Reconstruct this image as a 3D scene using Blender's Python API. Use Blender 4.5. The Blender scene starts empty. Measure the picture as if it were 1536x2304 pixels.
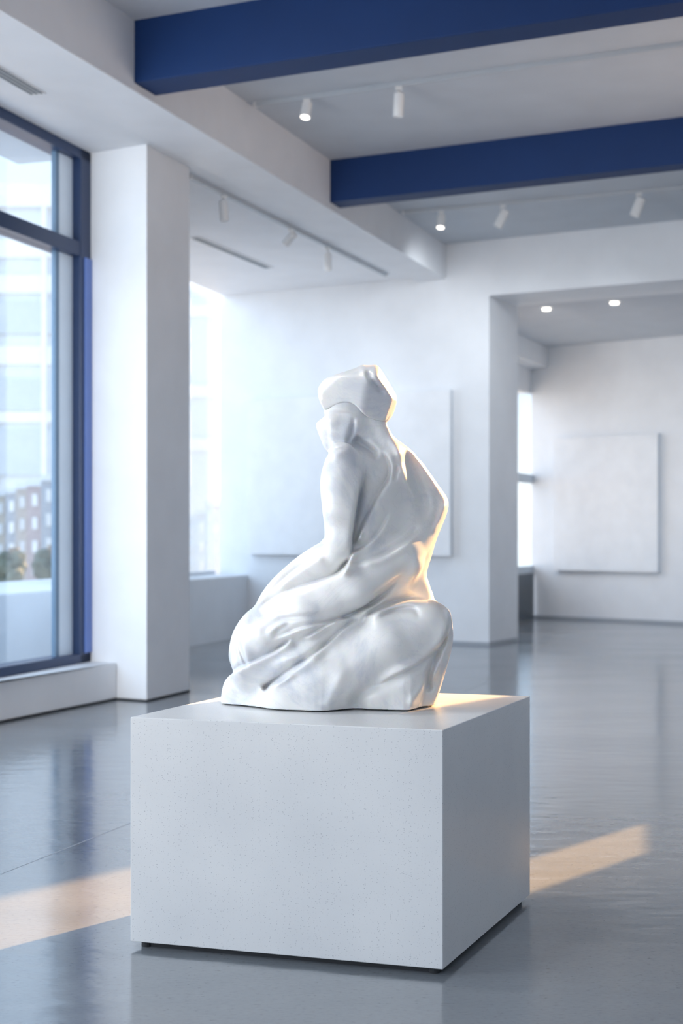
import bpy, bmesh, math, random
import numpy as np
from mathutils import Vector, Matrix

S = bpy.context.scene
COL = S.collection
R = math.radians
random.seed(7)

# ------------------------------------------------------------------ camera model
F, CX, YH, H = 3200.0, 768.0, 1195.0, 1.2          # focal length in pixels, eye level row, eye height

def gp(x, y, z=0.0):
    """plan point on the horizontal plane z that the photograph shows at pixel (x, y)"""
    d = (H - z) * F / (y - YH)
    return ((x - CX) / F * d, d)

# ------------------------------------------------------------------ materials
def nt(name):
    m = bpy.data.materials.new(name); m.use_nodes = True
    t = m.node_tree
    return m, t, t.nodes['Principled BSDF']

def node(t, kind, **kw):
    n = t.nodes.new(kind)
    for k, v in kw.items():
        if k.startswith('_'): setattr(n, k[1:], v)
        else: n.inputs[k].default_value = v
    return n

def ramp(t, fac, stops):
    r = t.nodes.new('ShaderNodeValToRGB')
    e = r.color_ramp.elements
    while len(e) < len(stops): e.new(0.5)
    for i, (p, c) in enumerate(stops):
        e[i].position = p; e[i].color = (c[0], c[1], c[2], 1)
    t.links.new(fac, r.inputs['Fac'])
    return r

def plain(name, col, rough=0.5, metal=0.0, var=0.03, scale=3.0, bump=0.0, spec=0.5):
    m, t, b = nt(name)
    tc = t.nodes.new('ShaderNodeTexCoord')
    n = node(t, 'ShaderNodeTexNoise', Scale=scale, Detail=4.0)
    t.links.new(tc.outputs['Object'], n.inputs['Vector'])
    r = ramp(t, n.outputs['Fac'], [(0.3, [c * (1 - var) for c in col]), (0.7, [min(1, c * (1 + var)) for c in col])])
    t.links.new(r.outputs['Color'], b.inputs['Base Color'])
    b.inputs['Roughness'].default_value = rough
    b.inputs['Metallic'].default_value = metal
    b.inputs['Specular IOR Level'].default_value = spec
    if bump:
        n2 = node(t, 'ShaderNodeTexNoise', Scale=scale * 40, Detail=3.0)
        t.links.new(tc.outputs['Object'], n2.inputs['Vector'])
        bp = node(t, 'ShaderNodeBump', Strength=bump, Distance=0.002)
        t.links.new(n2.outputs['Fac'], bp.inputs['Height'])
        t.links.new(bp.outputs['Normal'], b.inputs['Normal'])
    return m

def emit(name, col, s):
    m, t, b = nt(name)
    b.inputs['Base Color'].default_value = (*col, 1)
    b.inputs['Emission Color'].default_value = (*col, 1)
    b.inputs['Emission Strength'].default_value = s
    return m

def floor_mat():
    m, t, b = nt('polished_concrete')
    tc = t.nodes.new('ShaderNodeTexCoord')
    n1 = node(t, 'ShaderNodeTexNoise', Scale=0.9, Detail=6.0, Roughness=0.6)
    n2 = node(t, 'ShaderNodeTexNoise', Scale=70.0, Detail=5.0, Roughness=0.7)
    mp = node(t, 'ShaderNodeMapping'); mp.inputs['Scale'].default_value = (0.7, 1.6, 1)
    t.links.new(tc.outputs['Object'], mp.inputs['Vector'])
    for n in (n1, n2): t.links.new(mp.outputs['Vector'], n.inputs['Vector'])
    r1 = ramp(t, n1.outputs['Fac'], [(0.3, (0.165, 0.182, 0.202)), (0.7, (0.215, 0.228, 0.242))])
    r2 = ramp(t, n2.outputs['Fac'], [(0.30, (0.62, 0.62, 0.62)), (0.42, (0.97, 0.97, 0.97)), (0.7, (1.06, 1.06, 1.06))])
    mx = t.nodes.new('ShaderNodeMix'); mx.data_type = 'RGBA'; mx.blend_type = 'MULTIPLY'
    mx.inputs[0].default_value = 1.0
    t.links.new(r1.outputs['Color'], mx.inputs[6]); t.links.new(r2.outputs['Color'], mx.inputs[7])
    t.links.new(mx.outputs[2], b.inputs['Base Color'])
    r3 = ramp(t, n1.outputs['Fac'], [(0.3, (0.11,) * 3), (0.7, (0.19,) * 3)])
    t.links.new(r3.outputs['Color'], b.inputs['Roughness'])
    n3 = node(t, 'ShaderNodeTexNoise', Scale=7.0, Detail=3.0)
    t.links.new(mp.outputs['Vector'], n3.inputs['Vector'])
    bp = node(t, 'ShaderNodeBump', Strength=0.16, Distance=0.012)
    t.links.new(n3.outputs['Fac'], bp.inputs['Height'])
    t.links.new(bp.outputs['Normal'], b.inputs['Normal'])
    b.inputs['IOR'].default_value = 2.4
    return m

def quartz_mat():
    m, t, b = nt('speckled_quartz')
    tc = t.nodes.new('ShaderNodeTexCoord')
    v = node(t, 'ShaderNodeTexVoronoi', Scale=190.0)
    t.links.new(tc.outputs['Object'], v.inputs['Vector'])
    sp = ramp(t, v.outputs['Distance'], [(0.13, (0.45, 0.46, 0.49)), (0.21, (1, 1, 1))])
    wn = node(t, 'ShaderNodeTexNoise', Scale=6.0, Detail=3.0)
    t.links.new(tc.outputs['Object'], wn.inputs['Vector'])
    msk = ramp(t, v.outputs['Color'], [(0.36, (0, 0, 0)), (0.58, (1, 1, 1))])
    n = node(t, 'ShaderNodeTexNoise', Scale=3.0, Detail=5.0)
    t.links.new(tc.outputs['Object'], n.inputs['Vector'])
    base = ramp(t, n.outputs['Fac'], [(0.3, (0.60, 0.603, 0.608)), (0.7, (0.68, 0.677, 0.67))])
    mx = t.nodes.new('ShaderNodeMix'); mx.data_type = 'RGBA'; mx.blend_type = 'MULTIPLY'
    t.links.new(msk.outputs['Color'], mx.inputs[0])
    t.links.new(base.outputs['Color'], mx.inputs[6]); t.links.new(sp.outputs['Color'], mx.inputs[7])
    t.links.new(mx.outputs[2], b.inputs['Base Color'])
    b.inputs['Roughness'].default_value = 0.28
    return m

def marble_mat():
    m, t, b = nt('white_marble')
    tc = t.nodes.new('ShaderNodeTexCoord')
    mp = node(t, 'ShaderNodeMapping'); mp.inputs['Rotation'].default_value = (0.2, 0.7, 0.3)
    t.links.new(tc.outputs['Object'], mp.inputs['Vector'])
    n1 = node(t, 'ShaderNodeTexNoise', Scale=3.2, Detail=7.0, Roughness=0.62, Distortion=1.2)
    t.links.new(mp.outputs['Vector'], n1.inputs['Vector'])
    cloud = ramp(t, n1.outputs['Fac'], [(0.36, (0.64, 0.655, 0.69)), (0.49, (0.81, 0.80, 0.785)), (0.7, (0.86, 0.842, 0.81))])
    n2 = node(t, 'ShaderNodeTexNoise', Scale=4.0, Detail=9.0, Roughness=0.6, Distortion=2.2)
    t.links.new(mp.outputs['Vector'], n2.inputs['Vector'])
    # thin veins where the noise crosses its middle value
    sub = node(t, 'ShaderNodeMath', _operation='SUBTRACT'); sub.inputs[1].default_value = 0.47
    t.links.new(n2.outputs['Fac'], sub.inputs[0])
    ab = node(t, 'ShaderNodeMath', _operation='ABSOLUTE'); t.links.new(sub.outputs[0], ab.inputs[0])
    vein = ramp(t, ab.outputs[0], [(0.0, (0.72, 0.73, 0.755)), (0.012, (1, 1, 1))])
    mx = t.nodes.new('ShaderNodeMix'); mx.data_type = 'RGBA'; mx.blend_type = 'MULTIPLY'
    mx.inputs[0].default_value = 0.2
    t.links.new(cloud.outputs['Color'], mx.inputs[6]); t.links.new(vein.outputs['Color'], mx.inputs[7])
    t.links.new(mx.outputs[2], b.inputs['Base Color'])
    b.inputs['Roughness'].default_value = 0.30
    b.inputs['Subsurface Weight'].default_value = 0.4
    b.inputs['Subsurface Radius'].default_value = (1.0, 0.62, 0.34)
    b.inputs['Subsurface Scale'].default_value = 0.022
    return m

def glass_mat():
    m, t, b = nt('window_glass')
    out = t.nodes['Material Output']
    tr = t.nodes.new('ShaderNodeBsdfTransparent'); tr.inputs['Color'].default_value = (0.90, 0.95, 0.98, 1)
    gl = t.nodes.new('ShaderNodeBsdfGlossy'); gl.inputs['Roughness'].default_value = 0.02
    lw = node(t, 'ShaderNodeLayerWeight', Blend=0.25)
    fr = ramp(t, lw.outputs['Facing'], [(0.0, (0.03,) * 3), (1.0, (0.35,) * 3)])
    mx = t.nodes.new('ShaderNodeMixShader')
    t.links.new(fr.outputs[0], mx.inputs[0]); t.links.new(tr.outputs[0], mx.inputs[1]); t.links.new(gl.outputs[0], mx.inputs[2])
    t.links.new(mx.outputs[0], out.inputs['Surface'])
    return m

M = {}
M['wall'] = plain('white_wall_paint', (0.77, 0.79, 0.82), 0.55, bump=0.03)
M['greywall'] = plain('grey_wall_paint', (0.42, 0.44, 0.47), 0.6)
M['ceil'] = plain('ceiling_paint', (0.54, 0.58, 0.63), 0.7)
M['blue'] = plain('blue_beam_paint', (0.002, 0.026, 0.112), 0.6, var=0.05, spec=0.3)
M['frame'] = plain('navy_frame_metal', (0.014, 0.036, 0.105), 0.36, var=0.05)
M['sidepanel'] = plain('pale_blue_panel', (0.72, 0.83, 0.94), 0.3)
M['lining'] = plain('blue_jamb_lining', (0.13, 0.22, 0.55), 0.4)
M['mull'] = plain('steel_blue_mullion', (0.16, 0.26, 0.38), 0.4)
M['floor'] = floor_mat()
M['quartz'] = quartz_mat()
M['marble'] = marble_mat()
M['glass'] = glass_mat()
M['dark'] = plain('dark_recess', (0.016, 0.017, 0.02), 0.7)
M['canvas'] = plain('white_canvas', (0.80, 0.815, 0.84), 0.8, bump=0.15, scale=5)
M['edge'] = plain('canvas_edge_shade', (0.62, 0.66, 0.71), 0.8)  # darker than the face: shade on the canvas sides put into colour
M['lampw'] = plain('white_lamp_metal', (0.78, 0.79, 0.80), 0.4)
M['rail'] = plain('grey_track_metal', (0.50, 0.54, 0.58), 0.45)
M['slot'] = plain('vent_metal_gap_shade', (0.14, 0.17, 0.20), 0.5)
M['lens'] = emit('lit_lens', (1.0, 0.94, 0.84), 2.6)
M['lensoff'] = plain('lens_glass', (0.55, 0.58, 0.62), 0.2)
M['sillshade'] = plain('sill_wall_shade', (0.10, 0.115, 0.135), 0.5)
M['skirt'] = plain('grey_skirting', (0.36, 0.39, 0.43), 0.5)
M['terr'] = plain('white_render', (0.60, 0.63, 0.67), 0.7)
M['fac'] = plain('pale_facade', (0.72, 0.74, 0.76), 0.5)  # distance haze put into the paled facade, glass and spandrel colours
M['fglass'] = plain('pale_facade_glass', (0.62, 0.665, 0.71), 0.25)
M['band'] = plain('grey_spandrel', (0.50, 0.55, 0.60), 0.5)
M['conc'] = plain('pale_paving', (0.6, 0.62, 0.63), 0.8)
M['leaf'] = plain('tree_leaves', (0.07, 0.09, 0.07), 0.7, var=0.4, scale=5)
M['bark'] = plain('tree_bark', (0.2, 0.16, 0.12), 0.8)

# ------------------------------------------------------------------ object helpers
def tag(o, label=None, cat=None, group=None, kind=None):
    if label: o['label'] = label
    if cat: o['category'] = cat
    if group: o['group'] = group
    if kind: o['kind'] = kind
    return o

def link(name, me, mat, parent=None, loc=None, smooth=False):
    o = bpy.data.objects.new(name, me); COL.objects.link(o)
    if mat is not None: me.materials.append(mat)
    if loc is not None: o.location = loc
    if parent is not None: o.parent = parent
    if smooth:
        me.polygons.foreach_set('use_smooth', [True] * len(me.polygons))
    return o

def empty(name, loc=(0, 0, 0), rz=0.0):
    o = bpy.data.objects.new(name, None); COL.objects.link(o)
    o.location = loc; o.rotation_euler = (0, 0, rz); o.empty_display_size = 0.1
    return o

class MB:
    def __init__(s): s.bm = bmesh.new()
    def prism(s, pts, z0, z1):
        a = sum(pts[i][0] * pts[(i + 1) % len(pts)][1] - pts[(i + 1) % len(pts)][0] * pts[i][1] for i in range(len(pts)))
        if a < 0: pts = list(reversed(pts))
        zs0 = z0 if isinstance(z0, (list, tuple)) else [z0] * len(pts)
        lo = [s.bm.verts.new((p[0], p[1], zs0[i])) for i, p in enumerate(pts)]
        hi = [s.bm.verts.new((p[0], p[1], z1)) for p in pts]
        s.bm.faces.new(list(reversed(lo))); s.bm.faces.new(hi)
        n = len(pts)
        for i in range(n):
            s.bm.faces.new((lo[i], lo[(i + 1) % n], hi[(i + 1) % n], hi[i]))
        return s
    def box(s, c, d):
        x, y, z = c; a, b, h = d[0] / 2, d[1] / 2, d[2] / 2
        return s.prism([(x - a, y - b), (x + a, y - b), (x + a, y + b), (x - a, y + b)], z - h, z + h)
    def cyl(s, p0, p1, r0, r1=None, seg=20, caps=True):
        r1 = r0 if r1 is None else r1
        p0, p1 = Vector(p0), Vector(p1); ax = (p1 - p0).normalized()
        u = ax.orthogonal().normalized(); v = ax.cross(u)
        A = [s.bm.verts.new(p0 + r0 * (math.cos(t) * u + math.sin(t) * v)) for t in [2 * math.pi * i / seg for i in range(seg)]]
        B = [s.bm.verts.new(p1 + r1 * (math.cos(t) * u + math.sin(t) * v)) for t in [2 * math.pi * i / seg for i in range(seg)]]
        for i in range(seg):
            s.bm.faces.new((A[i], A[(i + 1) % seg], B[(i + 1) % seg], B[i]))
        if caps: s.bm.faces.new(list(reversed(A))); s.bm.faces.new(B)
        return s
    def tube(s, p0, p1, ro, ri, seg=24):
        """open-mouthed shell from p0 (closed) to p1 (open)"""
        p0, p1 = Vector(p0), Vector(p1); ax = (p1 - p0).normalized()
        u = ax.orthogonal().normalized(); v = ax.cross(u)
        def ring(p, r): return [s.bm.verts.new(p + r * (math.cos(2 * math.pi * i / seg) * u + math.sin(2 * math.pi * i / seg) * v)) for i in range(seg)]
        L = (p1 - p0)
        rs = [ring(p0, ro * 0.86), ring(p0 + L * 0.06, ro), ring(p1, ro), ring(p1, ri), ring(p1 - L * 0.25, ri)]
        for a, b in zip(rs, rs[1:]):
            for i in range(seg): s.bm.faces.new((a[i], a[(i + 1) % seg], b[(i + 1) % seg], b[i]))
        s.bm.faces.new(list(reversed(rs[0]))); s.bm.faces.new(rs[-1])
        return s
    def build(s, name, mat, parent=None, loc=None, smooth=False, bevel=0.0):
        if loc is not None:
            bmesh.ops.translate(s.bm, verts=s.bm.verts, vec=-Vector(loc))
        bmesh.ops.recalc_face_normals(s.bm, faces=s.bm.faces)
        me = bpy.data.meshes.new(name); s.bm.to_mesh(me); s.bm.free()
        o = link(name, me, mat, parent, loc, smooth)
        if bevel:
            b = o.modifiers.new('edge', 'BEVEL'); b.width = bevel; b.segments = 3; b.limit_method = 'ANGLE'
        return o

def add(p, d, s): return (p[0] + d[0] * s, p[1] + d[1] * s)
def lerp(p, q, t): return (p[0] + (q[0] - p[0]) * t, p[1] + (q[1] - p[1]) * t)
def unit(a, b):
    l = math.hypot(b[0] - a[0], b[1] - a[1]); return ((b[0] - a[0]) / l, (b[1] - a[1]) / l)

def to_wall(a, b):
    """the point where the line a-b meets the middle of the right wall"""
    d = unit(a, b); k_ = (1.7 + 0.2 * b[1] - b[0]) / (d[0] - 0.2 * d[1])
    return add(b, d, k_)

def struct(name, mb, mat, parent=None, **kw):
    o = mb.build(name, mat, parent, **kw)
    if parent is None: o['kind'] = 'structure'
    return o

# ------------------------------------------------------------------ plan of the room (metres, eye at the origin)
Z_LOW, Z_BULK, Z_HEAD, Z_FAR = 3.92, 3.88, 3.668, 3.72
D2 = (0.3338, 0.9426)                     # direction of the bulkhead, windows and column sides
C0 = (-1.406, 16.48)                      # back-left corner of the gallery
J = (1.546, 14.9)                         # near corner of the opening's left jamb
E1 = unit(C0, J)
JB = (1.935, 15.6)
TH = (JB[0] - J[0], JB[1] - J[1])
def bw(k): return add(J, E1, k)           # point on the back wall line, k metres right of the jamb
WIN0 = (-1.856, 10.33); WD = unit((-2.22, 9.24), WIN0)
def win(s): return add(WIN0, WD, -s)      # point on the near window line, s metres towards the camera
B0 = (-1.755, 7.31); B1 = (1.154, 15.26); BD = unit(B0, B1)
G0 = (-1.95, 8.13); G1 = (0.715, 15.05); GD = unit(G0, G1)

# floor
fl = MB().prism([(-5.4, -4), (4.6, -4), (6.0, 12.5), (6.4, 20.6), (-0.9, 21.5), (-2.6, 16.8), (-2.3, 12.0)], -0.25, 0.0)
fl = struct('floor', fl, M['floor'])
tag(fl, 'polished grey concrete gallery floor')
ja0, ja1 = gp(0, 1967), gp(292, 1852)
jd = unit(ja0, ja1)
struct('trim_1', MB().prism([add(ja0, jd, -2), add(ja1, jd, 6), add(add(ja1, jd, 6), (0.004, -0.003), 1), add(add(ja0, jd, -2), (0.004, -0.003), 1)], -0.002, 0.0006), M['skirt'])
# ceilings: three bays between the beams and the low ceiling along the windows
cb = MB()
cl = add(B0, BD, -12)
b1l, b1r = (-1.15, 8.8), (1.79, 7.45)
b2l, b2r = (-0.02, 11.95), (2.54, 10.7)
def ext(a, b, s): return add(b, unit(a, b), s)
b1e, b2e = to_wall(b1l, b1r), to_wall(b2l, b2r)
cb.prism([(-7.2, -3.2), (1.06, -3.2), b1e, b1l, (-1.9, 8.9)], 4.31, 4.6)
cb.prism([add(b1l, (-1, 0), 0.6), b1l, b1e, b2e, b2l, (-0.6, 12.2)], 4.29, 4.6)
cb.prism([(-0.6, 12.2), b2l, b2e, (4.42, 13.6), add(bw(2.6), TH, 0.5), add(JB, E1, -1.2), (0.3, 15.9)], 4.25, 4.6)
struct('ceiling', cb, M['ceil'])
lowc = MB()
gap = 0.06
gl0, gl1 = add(G0, GD, -10), add(G0, GD, 9.0)
off = (-GD[1] * gap, GD[0] * gap)
lowc.prism([add(gl0, off, 1), add(gl1, off, 1), (-1.2, 17.0), (-2.35, 13.2), (-1.95, 10.6), add(win(-0.02), (-1, 0), 0.15), add(win(11.5), (-1, 0), 0.15)], Z_LOW, Z_LOW + 0.2)
struct('ceiling', lowc, M['wall'])
bk = MB()
bk.prism([add(B0, BD, -10), add(B1, BD, 0.35), add(gl1, GD, -0.2), gl0], Z_BULK, 4.6)
struct('ceiling_recess', MB().prism([gl0, gl1, add(gl1, off, 1.3), add(gl0, off, 1.3)], 4.02, 4.6), M['slot'])  # dark cap paints the shade inside the ceiling gap
bk = struct('ceiling_bulkhead', bk, M['wall'], bevel=0.006)

# back wall with the wide opening
wb = MB()
wb.prism([C0, J, JB, add(C0, TH, 1.0)], 0, 4.6)
wb.prism([J, bw(2.25), add(bw(2.25), TH, 1), JB], Z_HEAD, 4.6)
struct('wall_back', wb, M['wall'])

# column
P1, P2 = (-1.369, 10.0), (-1.134, 10.64)
P0 = (-1.87, 10.27); P3 = (P2[0] + P0[0] - P1[0], P2[1] + P0[1] - P1[1])
struct('column', MB().prism([P0, P1, P2, P3], 0.012, 4.0), M['wall'], bevel=0.006)

# left wall: sill below the near window, return behind the column, sill wall of the far window
s0, s1 = (-1.60, 10.12), gp(0, 1627)
SD = unit(s1, s0)
sl = MB().prism([s0, add(s0, SD, -11), add(win(11.2), (-1, 0), 0.3), add(win(0), (-1, 0), 0.3), win(0)], 0.012, 0.262)
struct('wall_left', sl, M['wall'], bevel=0.008)
FW = (-1.406, 16.48); FD = (0.2440, 0.9698)
def fwin(s): return add(FW, FD, -s)
q = fwin(3.4)
rt = MB()
rt.prism([(-1.70, 10.75), (-1.62, 10.9), (q[0] + 0.05, q[1] + 0.1), (q[0] - 0.15, q[1])], 0.0, 4.0)
rt.prism([fwin(0), fwin(3.4), add(fwin(3.4), (-1, 0), 0.3), add(fwin(-0.2), (-1, 0), 0.3)], 0.012, 0.67)
struct('wall_left', rt, M['wall'], bevel=0.006)

# skirting recesses: dark shadow gap strip under the walls
bb = MB()
def strip(mb, a, b, inset, z1, w=0.02):
    d = unit(a, b); n = (-d[1], d[0])
    mb.prism([add(a, n, inset), add(b, n, inset), add(b, n, inset + w), add(a, n, inset + w)], 0, z1)
strip(bb, P1, P0, -0.02, 0.012); strip(bb, P2, P1, -0.02, 0.012)
strip(bb, s0, add(s0, SD, -11), -0.02, 0.012)
struct('baseboard_left', bb, M['dark'])
for nm, a, b in (('baseboard_back', lerp(C0, J, 0.002), J), ('baseboard_opening', J, JB)):
    d = unit(a, b); n = (d[1], -d[0])
    struct(nm, MB().prism([a, b, add(b, n, 0.008), add(a, n, 0.008)], 0, 0.035), M['skirt'])

# blue ceiling beams
def beam(f0, f1, r0, r1, z0, z1, label):
    a, b = add(f0, unit(f0, f1), -0.12), to_wall(f0, f1)
    c, d = to_wall(r0, r1), add(r0, unit(r0, r1), -0.12)
    o = struct('ceiling_beam', MB().prism([a, b, c, d], z0, z1), M['blue'], bevel=0.006)
    tag(o, label, None, 'blue ceiling beams')
beam(gp(298, 187, 3.93), gp(1536, 3, 3.93), gp(355, 215, 3.93), gp(1536, 38, 3.93), 3.93, 4.33, 'deep blue ceiling beam crossing the top of the view')
beam(gp(742, 455, 3.94), gp(1536, 368, 3.94), gp(770, 468, 3.94), gp(1536, 383, 3.94), 3.94, 4.31, 'deep blue ceiling beam farther back, above the opening')

# far room seen through the opening
f0, f1 = gp(1195, 1390), gp(1536, 1405)
FE = unit(f0, f1)
fend = add(f0, FE, 2.75)
struct('wall_far', MB().prism([f0, fend, add(fend, (0.3, 1), 0.3), add(f0, (0.3, 1), 0.3)], 0, 4.0), M['wall'])
struct('baseboard_far', MB().prism([f0, fend, add(fend, (0.3, 1), -0.02), add(f0, (0.3, 1), -0.02)], 0, 0.04), M['skirt'])
FWD = unit(JB, f0)
lw0 = add(f0, (0.40, 0.9165), -3.2)
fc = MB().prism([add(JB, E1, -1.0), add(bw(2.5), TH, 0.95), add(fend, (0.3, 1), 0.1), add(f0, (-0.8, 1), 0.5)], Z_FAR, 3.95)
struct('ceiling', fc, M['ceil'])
fb0, fb1 = (2.87, 19.62), (2.26, 18.19)
fbd = unit(fb1, fb0)
fbe = add(fb0, fbd, -4.4)
struct('ceiling_bulkhead', MB().prism([fb0, fbe, add(fbe, E1, -0.6), add(f0, E1, -0.5)], 3.44, 3.8), M['wall'])
pr = add(bw(2.27), TH, 1.0)
struct('wall_right', MB().prism([add(bw(2.25), TH, 1.0), fend, add(fend, FE, 0.2), add(bw(2.45), TH, 1.0)], 0, 4.6), M['wall'])  # unseen side wall added to keep the sun out of the far room
# far left window wall of that room
fw = MB()
wa, wbk = add(f0, (0.40, 0.9165), -3.0), f0
struct('wall_farleft', MB().prism([wa, wbk, add(wbk, (-1, 0.2), 0.2), add(wa, (-1, 0.2), 0.2)], 3.1, 3.8), M['wall'])


# ------------------------------------------------------------------ windows
def vbar(mb, p, d, w, z0, z1, dep=0.10, n=None):
    n = n or (-d[1], d[0])
    a, b = add(p, d, -w / 2), add(p, d, w / 2)
    mb.prism([add(a, n, -dep / 2), add(b, n, -dep / 2), add(b, n, dep / 2), add(a, n, dep / 2)], z0, z1)
def hbar(mb, p, q, z0, z1, dep=0.10):
    d = unit(p, q); n = (-d[1], d[0])
    mb.prism([add(p, n, -dep / 2), add(q, n, -dep / 2), add(q, n, dep / 2), add(p, n, dep / 2)], z0, z1)

def s_of(x):                               # distance along the near window at which it shows at pixel column x
    k = (x - CX) / F
    return (WIN0[0] - k * WIN0[1]) / (WD[0] - k * WD[1])
w1 = empty('window_1', (*win(0.1), 0.26)); tag(w1, 'tall window in a navy metal frame beside the white column', kind='structure')
def wpart(name, mb, mat, **kw):
    o = mb.build(name, mat, w1, loc=tuple(w1.location), **kw); o.location = (0, 0, 0); return o
ZB, ZT = 0.262, Z_LOW
ja, jb_ = s_of(193), s_of(159)
LEN = 11.2
m = MB()
hbar(m, win(ja), win(LEN), ZB, ZB + 0.065, 0.16)
hbar(m, win(ja), win(LEN), ZT - 0.075, ZT, 0.16)
vbar(m, win((ja + jb_) / 2), WD, jb_ - ja, ZB, ZT, 0.16)
for s in (3.2, 6.4, 9.6): vbar(m, win(s), WD, 0.10, ZB, ZT, 0.14)
wpart('frame', m, M['frame'], bevel=0.006)
ztr = 1.2 + (YH - 575) / F * win(ja)[1]
m = MB(); hbar(m, win(jb_), win(LEN), ztr - 0.05, ztr + 0.055, 0.15)
wpart('transom', m, M['frame'], bevel=0.006)
sm0, sm1 = s_of(129), s_of(120)
m = MB(); vbar(m, win((sm0 + sm1) / 2), WD, sm1 - sm0, ZB + 0.06, ZT - 0.07, 0.03)
wpart('mullion', m, M['mull'])
m = MB(); hbar(m, win(s_of(182)), win(s_of(167)), ZB + 0.07, ztr - 0.05, 0.185)
wpart('jamb_lining', m, M['lining'])
m = MB(); hbar(m, win(jb_), win(sm0), ZB + 0.06, ZT - 0.07, 0.03)
wpart('side_panel', m, M['sidepanel'])
for (za, zb) in ((ZB + 0.06, ztr - 0.05), (ztr + 0.055, ZT - 0.07)):
    for a, b in ((sm1, 3.15), (3.25, 6.35), (6.45, 9.55)):
        m = MB(); hbar(m, win(a), win(b), za, zb, 0.008)
        wpart('pane', m, M['glass'])

w2 = empty('window_2', (*fwin(0.2), 0.67)); tag(w2, 'bright window behind the white column at the back left corner', kind='structure')
def w2part(name, mb, mat, **kw):
    o = mb.build(name, mat, w2, loc=tuple(w2.location), **kw); o.location = (0, 0, 0); return o
wo = (-0.97 * 0.08, 0.244 * 0.08)
A, B = add(fwin(0.0), wo, 1), add(fwin(3.4), wo, 1)
m = MB(); hbar(m, A, B, 0.67, 0.745, 0.06); vbar(m, add(fwin(1.55), wo, 1), FD, 0.06, 0.67, Z_LOW, 0.05)
w2part('frame', m, M['terr'])
m = MB(); hbar(m, A, B, 0.745, Z_LOW, 0.008)
w2part('pane', m, M['glass'])
w3 = empty('window_3', (*lerp(wa, wbk, 0.5), 0.62)); tag(w3, 'narrow strip of window beyond the opening, above the shaded sill wall', kind='structure')
def w3part(name, mb, mat, **kw):
    o = mb.build(name, mat, w3, loc=tuple(w3.location), **kw); o.location = (0, 0, 0); return o
m = MB(); hbar(m, wa, wbk, 0.62, 0.72, 0.06); hbar(m, wa, wbk, 1.86, 1.98, 0.06)
w3part('frame', m, M['band'])
m = MB(); hbar(m, wa, wbk, 0.72, 3.1, 0.008)
w3part('pane', m, M['glass'])
cn = (0.9165, -0.40)
o = MB().prism([add(wa, cn, 0.0), add(wbk, (0.40, 0.9165), -0.05), add(add(wbk, (0.40, 0.9165), -0.05), cn, 0.05), add(wa, cn, 0.05)], 0.0, 0.62).build('low_sill_wall', M['sillshade'], loc=(*lerp(wa, wbk, 0.5), 0))  # dark colour paints the shade on this low sill wall
tag(o, 'low sill wall, coloured dark as in shade, under the narrow window beyond the opening', 'cabinet')

# low sun, let in by an unseen opening shaped in the right wall
SUN_AZ = (0.660, 0.751); SUN_TAN = math.tan(R(20.0))

# ------------------------------------------------------------------ canvases
def canvas(a, b, z0, z1, th, label):
    d = unit(a, b); n = (d[1], -d[0])
    root = empty('blank_canvas', (*lerp(a, b, 0.5), z0)); tag(root, label, 'painting', 'blank white canvases on the walls')
    fr = MB().prism([a, b, add(b, n, th - 0.004), add(a, n, th - 0.004)], z0, z1).build('stretcher', M['edge'], root, loc=tuple(root.location)); fr.location = (0, 0, 0)
    a2, b2 = add(a, d, 0.002), add(b, d, -0.002)
    fc = MB().prism([add(a2, n, th - 0.004), add(b2, n, th - 0.004), add(b2, n, th), add(a2, n, th)], z0 + 0.002, z1 - 0.002).build('canvas_face', M['canvas'], root, loc=tuple(root.location)); fc.location = (0, 0, 0)
def on_line(p, d, x):
    k = (x - CX) / F
    s = (k * p[1] - p[0]) / (d[0] - k * d[1]); return add(p, d, s)
canvas(on_line(C0, E1, 565), on_line(C0, E1, 1020), 0.936, 2.695, 0.09, 'wide white canvas on the back wall behind the sculpture')
canvas(on_line(f0, FE, 1252), on_line(f0, FE, 1486), 0.665, 2.465, 0.09, 'white canvas on the far wall seen through the opening')

# ------------------------------------------------------------------ tracks, spotlights, vents, downlights
def track(a, b, z, label):
    o = empty('lighting_track', (*lerp(a, b, 0.5), z)); tag(o, label, 'track', 'ceiling lighting tracks')
    m = MB(); hbar(m, a, b, z - 0.03, z, 0.034)
    r_ = m.build('rail', M['rail'], o, loc=tuple(o.location)); r_.location = (0, 0, 0)
    for e, f in ((a, b), (b, a)):
        m = MB(); hbar(m, e, add(e, unit(e, f), 0.02), z - 0.034, z, 0.038)
        c_ = m.build('end_cap', M['lampw'], o, loc=tuple(o.location)); c_.location = (0, 0, 0)
TA = (gp(572, 231, 4.29), gp(1536, 95, 4.29))
TB = (gp(905, 475, 4.25), gp(1536, 418, 4.25))
TC = (gp(425, 392, Z_LOW), gp(868, 616, Z_LOW))
track(TA[0], ext(*TA, 1.5), 4.29, 'grey lighting track on the ceiling between the two blue beams')
track(TB[0], ext(*TB, 1.5), 4.25, 'grey lighting track on the ceiling behind the farther blue beam')
track(TC[0], TC[1], Z_LOW, 'grey lighting track along the low ceiling left of the white bulkhead')

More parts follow.
